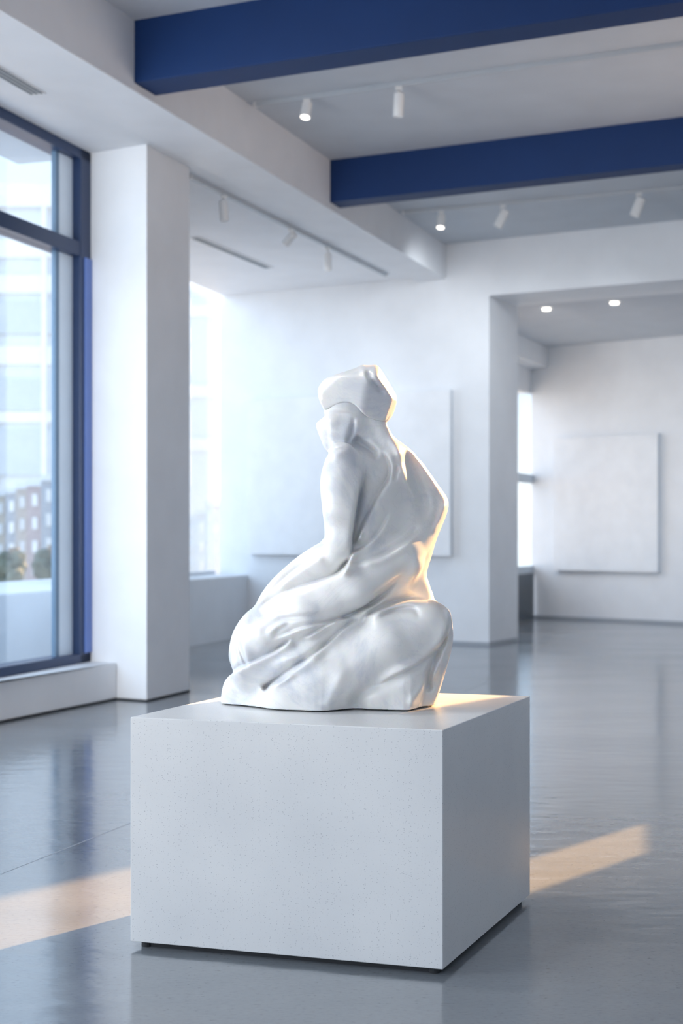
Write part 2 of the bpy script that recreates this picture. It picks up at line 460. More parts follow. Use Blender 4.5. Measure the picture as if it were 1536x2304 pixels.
def spot(tr, x, z, aim, label, lit=False, L=0.15, rad=0.038, drop=0.075):
    p = on_line(tr[0], unit(*tr), x)
    root = empty('track_spotlight', (p[0], p[1], z - 0.03)); tag(root, label, 'spotlight', 'white track spotlights')
    MB().box((0, 0, -0.012), (0.05, 0.05, 0.024)).build('adapter', M['lampw'], root, bevel=0.003)
    MB().cyl((0, 0, -0.024), (0, 0, -drop), 0.008, seg=12).build('stem', M['lampw'], root, smooth=True)
    d = Vector(aim).normalized(); c = Vector((0, 0, -drop))
    p0, p1 = c - d * L * 0.35, c + d * L * 0.65
    hs = MB().tube(p0, p1, rad, rad * 0.86).build('lamp_housing', M['lampw'], root, smooth=False)
    ln = MB().cyl(p1 - d * L * 0.22, p1 - d * (L * 0.02 if lit else L * 0.18), rad * 0.85, seg=24).build('lens', M['lens'] if lit else M['lensoff'], root)
    return root
spot(TA, 690, 4.29, (-0.15, -0.3, -0.95), 'lit white spotlight near the left end of the track between the beams', True, 0.12, 0.038, 0.06)
spot(TA, 897, 4.29, (-0.05, 0.12, -1.0), 'white spotlight pointing straight down from the track between the beams', False, 0.16, 0.036, 0.10)
spot(TB, 992, 4.25, (-0.1, -0.3, -0.95), 'lit white spotlight nearest the bulkhead on the farther track', True, 0.13, 0.040, 0.085)
spot(TB, 1131, 4.25, (-0.45, 0.1, -0.9), 'white spotlight above the left end of the opening, tilted left', False, 0.17, 0.044, 0.10)
spot(TB, 1437, 4.25, (-0.35, 0.1, -0.92), 'white spotlight farthest right on the track behind the second beam', False, 0.17, 0.046, 0.10)
spot(TC, 503, Z_LOW, (0.05, 0.1, -1.0), 'white spotlight nearest the column on the low ceiling track', False, 0.16, 0.036, 0.10)
spot(TC, 655, Z_LOW, (-0.6, 0.5, -0.6), 'white spotlight in the middle of the low ceiling track', False, 0.13, 0.036, 0.07)
spot(TC, 737, Z_LOW, (0.0, 0.1, -1.0), 'white spotlight at the far end of the low ceiling track', False, 0.17, 0.036, 0.11)

def vent(a, b, w, slots, label):
    z = Z_LOW
    root = empty('ceiling_vent', (*lerp(a, b, 0.5), z)); tag(root, label, 'vent', 'slot vents in the low ceiling')
    m = MB(); hbar(m, a, b, z - 0.008, z + 0.01, w)
    f = m.build('frame', M['lampw'], root, loc=tuple(root.location)); f.location = (0, 0, 0)
    d = unit(a, b); n = (-d[1], d[0])
    for i in range(slots):
        o_ = (i - (slots - 1) / 2) * w / slots
        m = MB(); hbar(m, add(add(a, d, 0.03), n, o_), add(add(b, d, -0.03), n, o_), z - 0.012, z - 0.004, w / slots * 0.55)
        s_ = m.build('slot', M['slot'], root, loc=tuple(root.location)); s_.location = (0, 0, 0)
va, vb = gp(0, 160, Z_LOW), gp(88, 211, Z_LOW)
vent(add(va, unit(va, vb), -1.6), vb, 0.10, 3, 'slotted air vent in the low ceiling above the near window')
vent(gp(436, 533, Z_LOW), gp(604, 602, Z_LOW), 0.11, 1, 'long grey slot vent in the low ceiling behind the column')
for x, y, lab in ((1229, 692, 'left one of the two small lit downlights beyond the opening'), (1382, 678, 'right one of the two small lit downlights beyond the opening')):
    p = gp(x, y, Z_FAR)
    root = empty('downlight', (*p, Z_FAR)); tag(root, lab, 'downlight', 'recessed downlights beyond the opening')
    MB().cyl((0, 0, -0.010), (0, 0, 0.0), 0.065, seg=28).build('trim_ring', M['lampw'], root)
    MB().cyl((0, 0, -0.03), (0, 0, -0.010), 0.046, seg=28).build('lens', M['lens'], root)

# ------------------------------------------------------------------ plinth
PA, PL, PR = gp(996, 2197), gp(293, 2132), gp(1192, 2026)
PBk = (PL[0] + PR[0] - PA[0], PL[1] + PR[1] - PA[1])
PC = lerp(PA, PBk, 0.5)
ZP = 0.664
pl = empty('plinth', (*PC, 0)); tag(pl, 'low square white quartz plinth with dark shadow gap, under the marble sculpture', 'plinth')
def ppart(name, mb, mat, **kw):
    o = mb.build(name, mat, pl, loc=(*PC, 0), **kw); o.location = (0, 0, 0); return o
quad = [PL, PA, PR, PBk]
ppart('block', MB().prism(quad, 0.018, ZP), M['quartz'], bevel=0.0025)
inner = [lerp(PC, p, 0.94) for p in quad]
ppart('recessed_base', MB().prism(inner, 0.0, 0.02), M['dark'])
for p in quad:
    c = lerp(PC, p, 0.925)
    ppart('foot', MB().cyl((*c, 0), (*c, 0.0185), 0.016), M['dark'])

SVOX = 1.75
# ------------------------------------------------------------------ marble sculpture
# carved from a distance field; x and y follow the figure's front elevation, w is depth (one unit = 1.375 mm)
Y0S = 4.40
def q2(pts): return np.array([(460 + x / 2.56, 780 + y / 2.56) for x, y in pts], np.float32)

def poly_sd(P, X, Y):
    """signed distance to a closed polygon, negative inside"""
    d = np.full(X.shape, 1e9, np.float32); inside = np.zeros(X.shape, bool)
    n = len(P)
    for i in range(n):
        a = P[i]; b = P[(i + 1) % n]; e = b - a
        px, py = X - a[0], Y - a[1]
        t_ = np.clip((px * e[0] + py * e[1]) / max(e @ e, 1e-9), 0, 1)
        d = np.minimum(d, (px - e[0] * t_) ** 2 + (py - e[1] * t_) ** 2)
        c = ((a[1] <= Y) & (b[1] > Y)) | ((b[1] <= Y) & (a[1] > Y))
        if abs(e[1]) > 1e-9:
            inside ^= c & (X < a[0] + (Y - a[1]) * e[0] / e[1])
    d = np.sqrt(d)
    return np.where(inside, -d, d)

def smooth_closed(P, it=1):
    for _ in range(it):
        N = np.roll(P, -1, 0)
        P = np.stack([0.75 * P + 0.25 * N, 0.25 * P + 0.75 * N], 1).reshape(-1, 2)
    return P

def line_sd(P, X, Y):
    """distance, side (+ = right of travel, y down) and arc fraction to an open polyline"""
    P = np.array(P, np.float32)
    # resample as a smooth curve
    if len(P) > 2:
        Q = [P[0]]
        E = np.vstack([2 * P[0] - P[1], P, 2 * P[-1] - P[-2]])
        for i in range(1, len(E) - 2):
            for t_ in (0.25, 0.5, 0.75, 1.0):
                a, b, c, d_ = E[i - 1], E[i], E[i + 1], E[i + 2]
                Q.append(0.5 * (2 * b + (c - a) * t_ + (2 * a - 5 * b + 4 * c - d_) * t_ ** 2 + (3 * b - a - 3 * c + d_) * t_ ** 3))
        P = np.array(Q, np.float32)
    L = np.concatenate([[0], np.cumsum(np.linalg.norm(np.diff(P, axis=0), axis=1))])
    best = np.full(X.shape, 1e12, np.float32); sg = np.zeros(X.shape, np.float32); fr = np.zeros(X.shape, np.float32)
    for i in range(len(P) - 1):
        a, e = P[i], P[i + 1] - P[i]
        px, py = X - a[0], Y - a[1]
        t_ = np.clip((px * e[0] + py * e[1]) / max(e @ e, 1e-9), 0, 1)
        d2 = (px - e[0] * t_) ** 2 + (py - e[1] * t_) ** 2
        m_ = d2 < best
        best = np.where(m_, d2, best)
        sg = np.where(m_, np.sign(e[0] * py - e[1] * px), sg)
        fr = np.where(m_, (L[i] + t_ * (L[i + 1] - L[i])) / L[-1], fr)
    return np.sqrt(best), sg, fr

def taper(fr, a, b):
    o = np.ones_like(fr)
    if a > 0: o *= np.clip(fr / a, 0, 1)
    if b > 0: o *= np.clip((1 - fr) / b, 0, 1)
    return o * o * (3 - 2 * o)

class Field:
    def __init__(s, x0, x1, y0, y1, w0, w1, h):
        s.h = h
        s.x = np.arange(x0, x1, h, dtype=np.float32); s.y = np.arange(y0, y1, h, dtype=np.float32); s.w = np.arange(w0, w1, h, dtype=np.float32)
        s.F = np.full((len(s.x), len(s.y), len(s.w)), 60.0, np.float32)
        s.X2, s.Y2 = np.meshgrid(s.x, s.y, indexing='ij')
    def sl(s, lo, hi):
        r_ = []
        for ax, a, b in zip((s.x, s.y, s.w), lo, hi):
            i0 = int(np.searchsorted(ax, a)); i1 = int(np.searchsorted(ax, b))
            r_.append(slice(max(0, i0), max(i1, i0 + 1)))
        return tuple(r_)
    def union(s, fn, lo, hi, k, pad=26):
        c = s.sl([v - pad for v in lo], [v + pad for v in hi])
        X, Y, W_ = s.x[c[0], None, None], s.y[None, c[1], None], s.w[None, None, c[2]]
        d = fn(X, Y, W_); a = s.F[c]
        h_ = np.maximum(k - np.abs(a - d), 0) / max(k, 1e-6)
        s.F[c] = np.minimum(a, d) - h_ * h_ * k * 0.25
    def cut(s, D, k):
        h_ = np.maximum(k - np.abs(s.F - D), 0) / k
        s.F = np.maximum(s.F, D) + h_ * h_ * k * 0.25
    def ell(s, c, r_, k=20, rot=0.0):
        ca, sa = math.cos(rot), math.sin(rot); m_ = max(r_)
        def fn(X, Y, W_):
            x, y, w = X - c[0], Y - c[1], W_ - c[2]
            x, y = x * ca + y * sa, -x * sa + y * ca
            k0 = np.sqrt((x / r_[0]) ** 2 + (y / r_[1]) ** 2 + (w / r_[2]) ** 2)
            k1 = np.sqrt((x / r_[0] ** 2) ** 2 + (y / r_[1] ** 2) ** 2 + (w / r_[2] ** 2) ** 2) + 1e-9
            return k0 * (k0 - 1) / k1
        s.union(fn, [v - m_ for v in c], [v + m_ for v in c], k)
    def cone(s, a, ra, b, rb, k=20, flat=1.0):
        a, b = np.array(a, np.float32), np.array(b, np.float32); e = b - a; m_ = max(ra, rb)
        def fn(X, Y, W_):
            t_ = np.clip(((X - a[0]) * e[0] + (Y - a[1]) * e[1] + (W_ - a[2]) * e[2]) / (e @ e), 0, 1)
            return np.sqrt((X - a[0] - e[0] * t_) ** 2 + (Y - a[1] - e[1] * t_) ** 2 + ((W_ - a[2] - e[2] * t_) * flat) ** 2) - (ra + (rb - ra) * t_)
        s.union(fn, np.minimum(a, b) - m_, np.maximum(a, b) + m_, k)
    def path(s, pts, k=20, flat=1.0):
        for p, q_ in zip(pts, pts[1:]): s.cone(p[:3], p[3], q_[:3], q_[3], k, flat)
    def mesh(s):
        """surface nets"""
        F_ = s.F; n = F_.shape
        neg = F_ < 0
        cnt = np.zeros([d - 1 for d in n], np.int8)
        offs = [(i, j, k) for i in (0, 1) for j in (0, 1) for k in (0, 1)]
        def sub(A, o): return A[o[0]:n[0] - 1 + o[0], o[1]:n[1] - 1 + o[1], o[2]:n[2] - 1 + o[2]]
        for o in offs: cnt += sub(neg, o)
        act = (cnt > 0) & (cnt < 8)
        I = np.argwhere(act)
        idx = np.full(act.shape, -1, np.int32); idx[act] = np.arange(len(I))
        val = {o: F_[I[:, 0] + o[0], I[:, 1] + o[1], I[:, 2] + o[2]] for o in offs}
        acc = np.zeros((len(I), 3), np.float32); num = np.zeros(len(I), np.float32)
        for o in offs:
            for ax in range(3):
                if o[ax] == 0:
                    p = list(o); p[ax] = 1; p = tuple(p)
                    a, b = val[o], val[p]
                    c_ = (a < 0) != (b < 0)
                    t_ = np.where(c_, a / np.where(c_, a - b, 1), 0)
                    v = np.tile(np.array(o, np.float32), (len(I), 1)); v[:, ax] += t_
                    acc += v * c_[:, None]; num += c_
        V = (I + acc / num[:, None]) * s.h + np.array([s.x[0], s.y[0], s.w[0]], np.float32)
        quads = []
        for ax in range(3):
            u, v = [(1, 2), (2, 0), (0, 1)][ax]
            a = [slice(1, -1)] * 3; b = [slice(1, -1)] * 3
            a[ax] = slice(0, -1); b[ax] = slice(1, None)
            na, nb = neg[tuple(a)], neg[tuple(b)]
            E_ = np.argwhere(na != nb); sgn = na[na != nb]
            off = np.array([1, 1, 1]); off[ax] = 0
            E_ = E_ + off
            def cell(du, dv):
                c_ = E_.copy(); c_[:, u] -= du; c_[:, v] -= dv
                return idx[c_[:, 0], c_[:, 1], c_[:, 2]]
            Q = np.stack([cell(1, 1), cell(0, 1), cell(0, 0), cell(1, 0)], 1)
            Q[~sgn] = Q[~sgn][:, ::-1]
            quads.append(Q)
        return V, np.concatenate(quads)

def field_object(name, fld, mat, origin, parent=None, smooth=4):
    V, Q = fld.mesh()
    Y = Y0S + V[:, 2] / 727.0
    Wd = np.stack([(V[:, 0] - CX) / F * Y, Y, H - (V[:, 1] - YH) / F * Y], 1) - np.array(origin)
    # the field's (x right, y down, w away) axes are left-handed once mapped to (x, depth, up)
    me = bpy.data.meshes.new(name)
    me.vertices.add(len(Wd)); me.vertices.foreach_set('co', Wd.astype(np.float32).ravel())
    me.loops.add(Q.size); me.loops.foreach_set('vertex_index', Q.astype(np.int32).ravel())
    me.polygons.add(len(Q)); me.polygons.foreach_set('loop_start', np.arange(0, Q.size, 4, dtype=np.int32))
    me.update(calc_edges=True); me.validate()
    o = link(name, me, mat, parent, None, True)
    if smooth:
        m_ = o.modifiers.new('polish', 'SMOOTH'); m_.factor = 0.5; m_.iterations = smooth
    return o

OUT = q2([(905,103),(945,108),(985,103),(1008,118),(1055,195),(1100,270),(1108,292),(1105,330),(1085,395),(1058,428),(1046,438),
 (1060,470),(1085,515),(1130,550),(1190,590),(1250,660),(1310,745),(1355,810),(1392,860),(1408,905),(1398,960),(1365,1040),(1335,1110),
 (1310,1200),(1290,1260),(1275,1315),(1300,1370),(1320,1430),(1332,1458),(1385,1490),(1415,1520),(1426,1560),(1435,1640),(1425,1740),
 (1395,1850),(1365,1950),(1342,2020),(1325,2055),(1325,2140),(95,2140),(90,2062),(92,2000),(108,1935),(140,1895),(168,1878),(150,1830),
 (138,1790),(140,1740),(155,1660),(190,1590),(240,1530),(288,1497),(320,1430),(370,1360),(440,1290),(520,1220),(600,1165),(688,1113),
 (685,1050),(670,930),(657,800),(664,730),(688,655),(718,612),(706,607),(686,580),(665,525),(650,490),(643,466),(640,450),(643,440),(656,428),(680,410),(692,400),(690,388),
 (688,365),(663,320),(652,275),(652,240),(680,195),(710,175),(800,145),(870,122)])
HAIR = q2([(905,103),(945,108),(985,103),(1008,118),(1055,195),(1100,270),(1108,292),(1105,330),(1085,395),(1058,428),(1038,434),
 (960,418),(910,385),(880,348),(845,322),(800,320),(752,338),(712,362),(694,362),(688,365),(663,320),(652,275),(652,240),(680,195),(710,175),(800,145),(870,122)])

def build_sculpture(h):
    f = Field(478, 1042, 806, 1618, -196, 210, h)
    # legs, hips and torso (x, y, w, radius)
    f.ell((745, 1405, 20), (165, 125, 130), 30)
    f.cone((835, 1120, 15), 74, (815, 1300, 10), 112, 30)
    f.cone((775, 1062, -40), 46, (940, 1080, 60), 46, 34)
    f.cone((945, 1085, 70), 44, (880, 1330, 30), 82, 30)
    f.cone((800, 1050, -10), 60, (930, 1110, 70), 52, 30)
    f.cone((862, 975, 12), 33, (866, 1050, 20), 58, 26)
    # neck and head
    f.cone((832, 915, 5), 43, (852, 1005, 10), 38, 14)
    f.ell((775, 935, -6), (60, 80, 50), 10, 0.12)
    f.cone((722, 958, -8), 11, (738, 1004, -14), 13, 8)
    f.cone((728, 952, -5), 12, (752, 1000, -8), 22, 14)
    # left arm in front of the torso
    f.path([(768, 1040, -66, 42), (765, 1085, -84, 44), (764, 1150, -92, 39), (766, 1210, -92, 33), (760, 1240, -84, 33)], 10)
    f.path([(770, 1235, -80, 33), (735, 1275, -62, 38), (665, 1340, -40, 48)], 14)
    # left thigh, hip and lower leg
    f.path([(720, 1270, -10, 52), (650, 1330, 0, 62), (600, 1410, 0, 66)], 24)
    f.ell((585, 1455, -10), (68, 84, 92), 26, 0.2)
    f.cone((560, 1460, 20), 50, (545, 1490, 60), 44, 26)
    # right arm folded forward
    f.path([(950, 1075, 76, 40), (984, 1128, 62, 26), (962, 1200, 50, 28), (940, 1270, 60, 34)], 14)
    # the sash from the right arm round to the left hip
    f.path([(975, 1150, 40, 34), (900, 1255, -40, 48), (800, 1335, -88, 50), (690, 1390, -98, 48), (600, 1430, -84, 40)], 16)
    # right leg: thigh, knee, shank
    f.cone((560, 1505, -48), 46, (700, 1490, -80), 56, 22)
    f.path([(650, 1560, -72, 58), (760, 1520, -84, 66), (870, 1450, -90, 66), (955, 1412, -72, 62)], 12)
    f.path([(972, 1400, -45, 50), (985, 1440, -20, 40), (950, 1560, -10, 52)], 14)
    f.path([(984, 1398, 20, 34), (990, 1450, 40, 32), (962, 1560, 50, 40)], 8)
    f.cone((945, 1345, 80), 34, (900, 1500, 90), 70, 16)
    f.path([(850, 1560, -84, 44), (905, 1520, -80, 48), (960, 1480, -40, 46)], 22)
    # base of the block
    plan = np.array([(494, 8), (505, -12), (577, -74), (650, -118), (700, -142), (730, -143), (765, -118), (800, -90), (850, -110), (900, -133), (930, -128), (976, 26),
                     (988, 60), (962, 150), (860, 186), (650, 178), (540, 128), (496, 50)], np.float32)
    plan = smooth_closed(plan, 1)
    XX, WW = np.meshgrid(f.x, f.w, indexing='ij')
    pd = poly_sd(plan, XX, WW)[:, None, :]
    top = np.interp(f.x, [480, 540, 640, 800, 960, 1040], [1528, 1518, 1500, 1500, 1530, 1530]).astype(np.float32)[:, None, None]
    Yg = f.y[None, :, None]
    lean = pd + np.maximum(1600 - Yg, 0) * 0.10
    base = np.maximum(lean, top - Yg)
    k = 34; h_ = np.maximum(k - np.abs(f.F - base), 0) / k
    f.F = np.minimum(f.F, base) - h_ * h_ * k * 0.25
    del base, lean, h_
    # fill the elevation so that no gap opens between the masses
    OS = smooth_closed(OUT, 1)
    d2 = poly_sd(OS, f.X2, f.Y2)
    wc = np.interp(f.Y2, [820, 960, 1060, 1200, 1400, 1600], [0, 5, 8, 0, 0, 10]).astype(np.float32)
    wc += np.clip((f.X2 - 900) / 110, -0.2, 1) * np.interp(f.Y2, [900, 1060, 1200, 1400, 1600], [0, 66, 56, 10, 20]).astype(np.float32)
    Rr = 30.0
    din = np.clip(-d2, -40, Rr)
    wr = (f.w[None, None, :] - wc[:, :, None])
    slab = np.sqrt(wr ** 2 + ((Rr - din) ** 2)[:, :, None]) - Rr
    hd = (f.Y2 < 960)[:, :, None]
    slab = np.where(hd, slab + 6, slab)
    k = 18; h_ = np.maximum(k - np.abs(f.F - slab), 0) / k
    f.F = np.minimum(f.F, slab) - h_ * h_ * k * 0.25
    del slab, h_
    # carving: grooves, ridges and overlapping edges on the near side
    D = np.zeros_like(d2)
    def stroke(pts, amp, wd, ta=0.25, tb=0.25):
        nonlocal D
        d, s_, fr = line_sd(q2(pts), f.X2, f.Y2)
        D += amp * np.exp(-(d / wd) ** 2) * taper(fr, ta, tb)
    def edge(pts, up, wu, dn, wd, ta=0.15, tb=0.15, side=1):
        """raise the right-hand side of the line by up, sink the other by dn"""
        nonlocal D
        d, s_, fr = line_sd(q2(pts), f.X2, f.Y2)
        sd = d * s_ * side
        v = np.where(sd > 0, up * (1 - np.exp(-sd / 3.0)) * np.exp(-(sd / wu) ** 2), -dn * np.exp(-(-sd / wd)))
        D += v * taper(fr, ta, tb)
    CARVE(stroke, edge)
    for _ in range(2):                       # soften the tool marks
        for ax in (0, 1):
            D = 0.25 * np.roll(D, 1, ax) + 0.5 * D + 0.25 * np.roll(D, -1, ax)
    D = D * np.clip(-d2 / 5, 0, 1)
    front = 1 / (1 + np.exp(np.clip((f.w[None, None, :] - wc[:, :, None] - 14) / 8, -30, 30)))
    f.F -= D[:, :, None] * front
    del front
    # outline and the flat foot of the block
    f.cut(np.repeat(d2[:, :, None], len(f.w), 2), np.where(f.Y2 < 1025, 5.0, 10.0)[:, :, None].astype(np.float32))
    yb = YH + (H - ZP - 0.0045) * F / (Y0S + f.w / 727.0)
    f.F = np.maximum(f.F, (f.y[None, :, None] - yb[None, None, :]))
    return f

def CARVE(stroke, edge):
    # face and neck
    stroke([(858,400),(852,470),(840,520),(815,560)], -7, 4.5, .3, .2)
    stroke([(800,440),(815,500),(800,560)], 3, 12)
    edge([(700,398),(708,440),(712,500),(720,560),(735,610)], 5, 30, 2, 10, .15, .1, -1)
    stroke([(790,360),(785,420),(780,500)], -5, 24, .2, .3)
    stroke([(855,525),(900,560),(950,595),(1005,645)], -20, 9, .12, .25)
    stroke([(880,400),(905,470),(930,540)], 3, 20)
    stroke([(960,440),(990,520),(1030,600)], -3, 12, .3, .3)
    # shoulder and arm over the torso
    edge([(912,645),(924,710),(905,790),(888,870),(872,960),(858,1060),(848,1130),(838,1200)], 9, 20, 16, 9, .25, .08, 1)
    stroke([(720,660),(760,620),(820,580),(880,560)], 4, 12, .3, .3)
    # bare back between arm and drapery
    edge([(1020,590),(1050,650),(1066,705),(1052,770),(1000,845),(955,930),(915,1010),(885,1080),(862,1140)], 20, 36, 11, 8, .12, .1, -1)
    # ridge of the cloth running down from the neck, valley to its right
    stroke([(1040,470),(1092,560),(1135,640),(1150,720),(1180,800),(1215,870),(1232,925)], 15, 9, .35, .12)
    stroke([(1130,590),(1180,690),(1215,790),(1245,880),(1262,960),(1240,1040)], -22, 15, .2, .3)
    stroke([(1108,675),(1098,735),(1092,785)], -11, 4, .3, .3)
    stroke([(1150,565),(1240,660),(1310,770),(1365,860)], 5, 8, .2, .2)
    stroke([(1300,870),(1340,900),(1330,980),(1300,1060)], -8, 10, .3, .3)
    stroke([(1385,880),(1372,930),(1340,1010),(1305,1085)], 7, 6, .2, .3)
    # cloth edge at the elbow and the folds across the back
    edge([(1068,940),(1040,1005),(1000,1068),(950,1120),(890,1165),(850,1190),(825,1235),(795,1270),(765,1305)], 12, 16, 9, 7, .2, .1, -1)
    stroke([(1240,1020),(1190,1085),(1110,1140),(1020,1190),(940,1225)], -12, 7, .2, .35)
    stroke([(1250,1060),(1170,1130),(1080,1190),(980,1240),(880,1280)], 9, 12, .25, .3)
    stroke([(1000,1225),(920,1255),(840,1285),(770,1318)], 6, 8, .3, .2)
    # upper edge of the sash over the forearm and thigh
    edge([(842,1212),(800,1275),(750,1310),(680,1338),(600,1365),(520,1392),(440,1428),(370,1470),(305,1515)], 13, 24, 15, 10, .08, .15, -1)
    edge([(698,1185),(640,1212),(560,1262),(490,1315),(430,1370),(370,1432)], 10, 20, 10, 10, .15, .25, -1)
    # trough under the sash
    stroke([(1220,1180),(1165,1260),(1120,1330),(1060,1400),(980,1465),(890,1515),(800,1548),(700,1556)], -12, 15, .5, .25)
    stroke([(1140,1300),(1060,1395),(960,1475),(840,1535),(760,1552)], -9, 5, .3, .25)
    stroke([(1250,1200),(1210,1320),(1140,1430)], 6, 14, .3, .3)
    stroke([(1090,1420),(1000,1490),(920,1540),(860,1572)], 7, 9, .2, .3)
    # folds fanning out to the left hip
    edge([(860,1548),(741,1579),(634,1600),(542,1622),(451,1661),(372,1694)], 9, 12, 11, 8, .12, .3, -1)
    edge([(775,1572),(738,1588),(683,1615),(622,1652),(562,1680)], 8, 10, 11, 6, .15, .25, -1)
    stroke([(760,1548),(573,1555),(420,1574),(335,1590)], -7, 7, .3, .4)
    stroke([(506,1582),(439,1625),(384,1678)], -5, 7, .3, .3)
    stroke([(480,1570),(400,1600),(311,1661)], -3, 8, .3, .3)
    stroke([(500,1575),(430,1605),(350,1655)], 3, 6, .3, .3)
    # long fold from the lap to the lower left corner and the trough under it
    edge([(505,1676),(463,1713),(390,1759),(311,1798),(207,1846),(150,1888)], 10, 18, 13, 9, .12, .12, -1)
    edge([(905,1560),(866,1576),(787,1632),(713,1702),(634,1768),(536,1828),(439,1893),(335,1974)], 9, 16, 9, 9, .12, .1, -1)
    stroke([(640,1770),(536,1832),(439,1897),(333,1976)], -12, 7, .3, .08)
    stroke([(840,1570),(740,1650),(650,1715),(540,1775),(430,1830),(340,1885)], 8, 12, .2, .3)
    stroke([(325,1972),(380,1947),(440,1917),(500,1884)], -10, 8, .1, .4)
    stroke([(350,1972),(420,1940),(480,1910),(540,1880)], 7, 6, .2, .4)
    # left hip contours
    edge([(250,1535),(205,1610),(196,1680),(212,1750),(240,1820),(262,1858)], 9, 18, 7, 7, .2, .2, -1)
    edge([(178,1690),(180,1740),(195,1800),(225,1850)], 6, 9, 5, 5, .3, .2, -1)
    # thigh and knee
    edge([(900,1575),(960,1535),(1040,1492),(1120,1462),(1200,1448),(1275,1450)], 13, 24, 12, 8, .2, .3, 1)
    stroke([(1000,1548),(1080,1522),(1150,1508),(1205,1512),(1230,1540),(1234,1580)], -8, 6, .2, .3)
    stroke([(930,1560),(1010,1530),(1090,1500),(1180,1490)], 4, 8, .3, .3)
    edge([(1385,1510),(1402,1570),(1395,1640),(1370,1700),(1330,1752),(1270,1800),(1200,1845),(1120,1885),(1040,1925),(960,1962)], 9, 18, 15, 14, .2, .25, 1)
    stroke([(1040,1925),(960,1965),(890,2010),(870,2085)], -9, 13, .3, .1)
    stroke([(700,2085),(745,1990),(790,1890),(830,1820)], 6, 14, .1, .4)
    stroke([(1345,1760),(1318,1860),(1280,1930),(1215,2010),(1180,2080)], 6, 10, .2, .1)
    # shallow facets left by the chisel on the thigh
    stroke([(735,1690),(760,1760),(800,1850)], 1.6, 16, .4, .4)
    stroke([(1030,1610),(1110,1680),(1145,1750)], 1.6, 14, .4, .4)
    # hollow between the two shins
    stroke([(1352,1740),(1312,1830),(1292,1900),(1290,1960),(1297,1992)], -18, 8, .2, .12)
    stroke([(1400,1560),(1408,1640),(1396,1720),(1360,1790),(1330,1880),(1310,1970)], 5, 6, .2, .3)

def build_hair(h):
    f = Field(700, 905, 806, 962, -104, 112, h)
    HS = smooth_closed(HAIR, 1)
    d2 = poly_sd(HS, f.X2, f.Y2)
    f.ell((792, 892, 2), (112, 92, 82), 1)
    f.ell((735, 885, 0), (48, 52, 60), 20)
    f.ell((845, 880, 4), (60, 72, 74), 14)
    X, Y, W_ = f.x[:, None, None], f.y[None, :, None], f.w[None, None, :]
    def plane(p, n, k):
        n = np.array(n, np.float32); n /= np.linalg.norm(n)
        f.cut((X - p[0]) * n[0] + (Y - p[1]) * n[1] + (W_ - p[2]) * n[2], k)
    plane((770, 880, -57), (-0.20, 0.10, -1), 8)           # broad cheek of the cap
    plane((848, 880, -56), (0.42, 0.22, -1), 6)             # side of the knot
    plane((876, 868, -22), (0.92, -0.42, -0.42), 4)         # slanting back facet
    plane((884, 915, -16), (0.93, 0.36, -0.36), 3)          # lower back facet
    plane((812, 826, -30), (-0.10, -1, -0.55), 8)
    plane((735, 858, -40), (-0.75, -0.65, -0.55), 8)
    plane((800, 890, 66), (0.2, 0, 1), 14)
    plane((870, 880, 55), (0.8, 0, 0.8), 14)
    D = np.zeros_like(d2)
    for pts, amp, wd in (([(928,130),(955,185),(1000,240),(1050,278)], -8, 6), ([(905,120),(925,160),(965,215)], 3, 7)):
        d, s_, fr = line_sd(q2(pts), f.X2, f.Y2)
        D += amp * np.exp(-(d / wd) ** 2) * taper(fr, .25, .25)
    f.F -= D[:, :, None] * (W_ < 0)
    f.cut(np.repeat(d2[:, :, None], len(f.w), 2), np.where(f.Y2 > 900, 4.0, 12.0)[:, :, None].astype(np.float32))
    return f

SC = (0.0, 4.36)
sc_o = (SC[0], SC[1], ZP)
scul = field_object('marble_sculpture', build_sculpture(SVOX), M['marble'], sc_o)
scul.location = sc_o
tag(scul, 'white marble sculpture of a draped kneeling figure seen from behind, on the plinth', 'sculpture')
hair = field_object('hair', build_hair(min(SVOX, 2.0)), M['marble'], sc_o, scul)
# thin dark pad added to draw the shadow gap under the block
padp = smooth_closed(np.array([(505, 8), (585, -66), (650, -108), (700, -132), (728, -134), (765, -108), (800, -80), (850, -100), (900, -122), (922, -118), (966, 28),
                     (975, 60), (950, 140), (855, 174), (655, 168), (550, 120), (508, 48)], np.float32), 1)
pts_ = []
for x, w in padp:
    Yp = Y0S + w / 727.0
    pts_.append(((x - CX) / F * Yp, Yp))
pad = MB().prism(pts_, ZP, ZP + 0.006).build('shadow_gap_pad', M['dark'], scul, loc=sc_o); pad.location = (0, 0, 0)


# ------------------------------------------------------------------ outside
tp = MB()
t0, t1 = win(-0.0), win(14)
nW = (-WD[1], WD[0])
tp.prism([add(win(-12), nW, 0.4), add(win(14), nW, 0.4), add(win(14), nW, 9), add(win(-12), nW, 9)], -0.3, -0.02)
struct('terrace', tp, M['conc'])
o = MB().prism([add(win(-6), nW, 1.15), add(win(9), nW, 1.15), add(win(9), nW, 2.6), add(win(-6), nW, 2.6)], -0.02, 0.70)
struct('parapet', o, M['terr'], bevel=0.02)
ov = MB().prism([add(win(-0.1), nW, 0.09), add(win(12), nW, 0.09), add(win(12), nW, 0.62), add(win(-0.1), nW, 0.62)], Z_LOW + 0.02, Z_LOW + 0.25)
struct('roof_overhang', ov, M['band'])
struct('ground', MB().prism([(-260, -60), (160, -60), (160, 320), (-260, 320)], -12.2, -12.0), M['conc'])

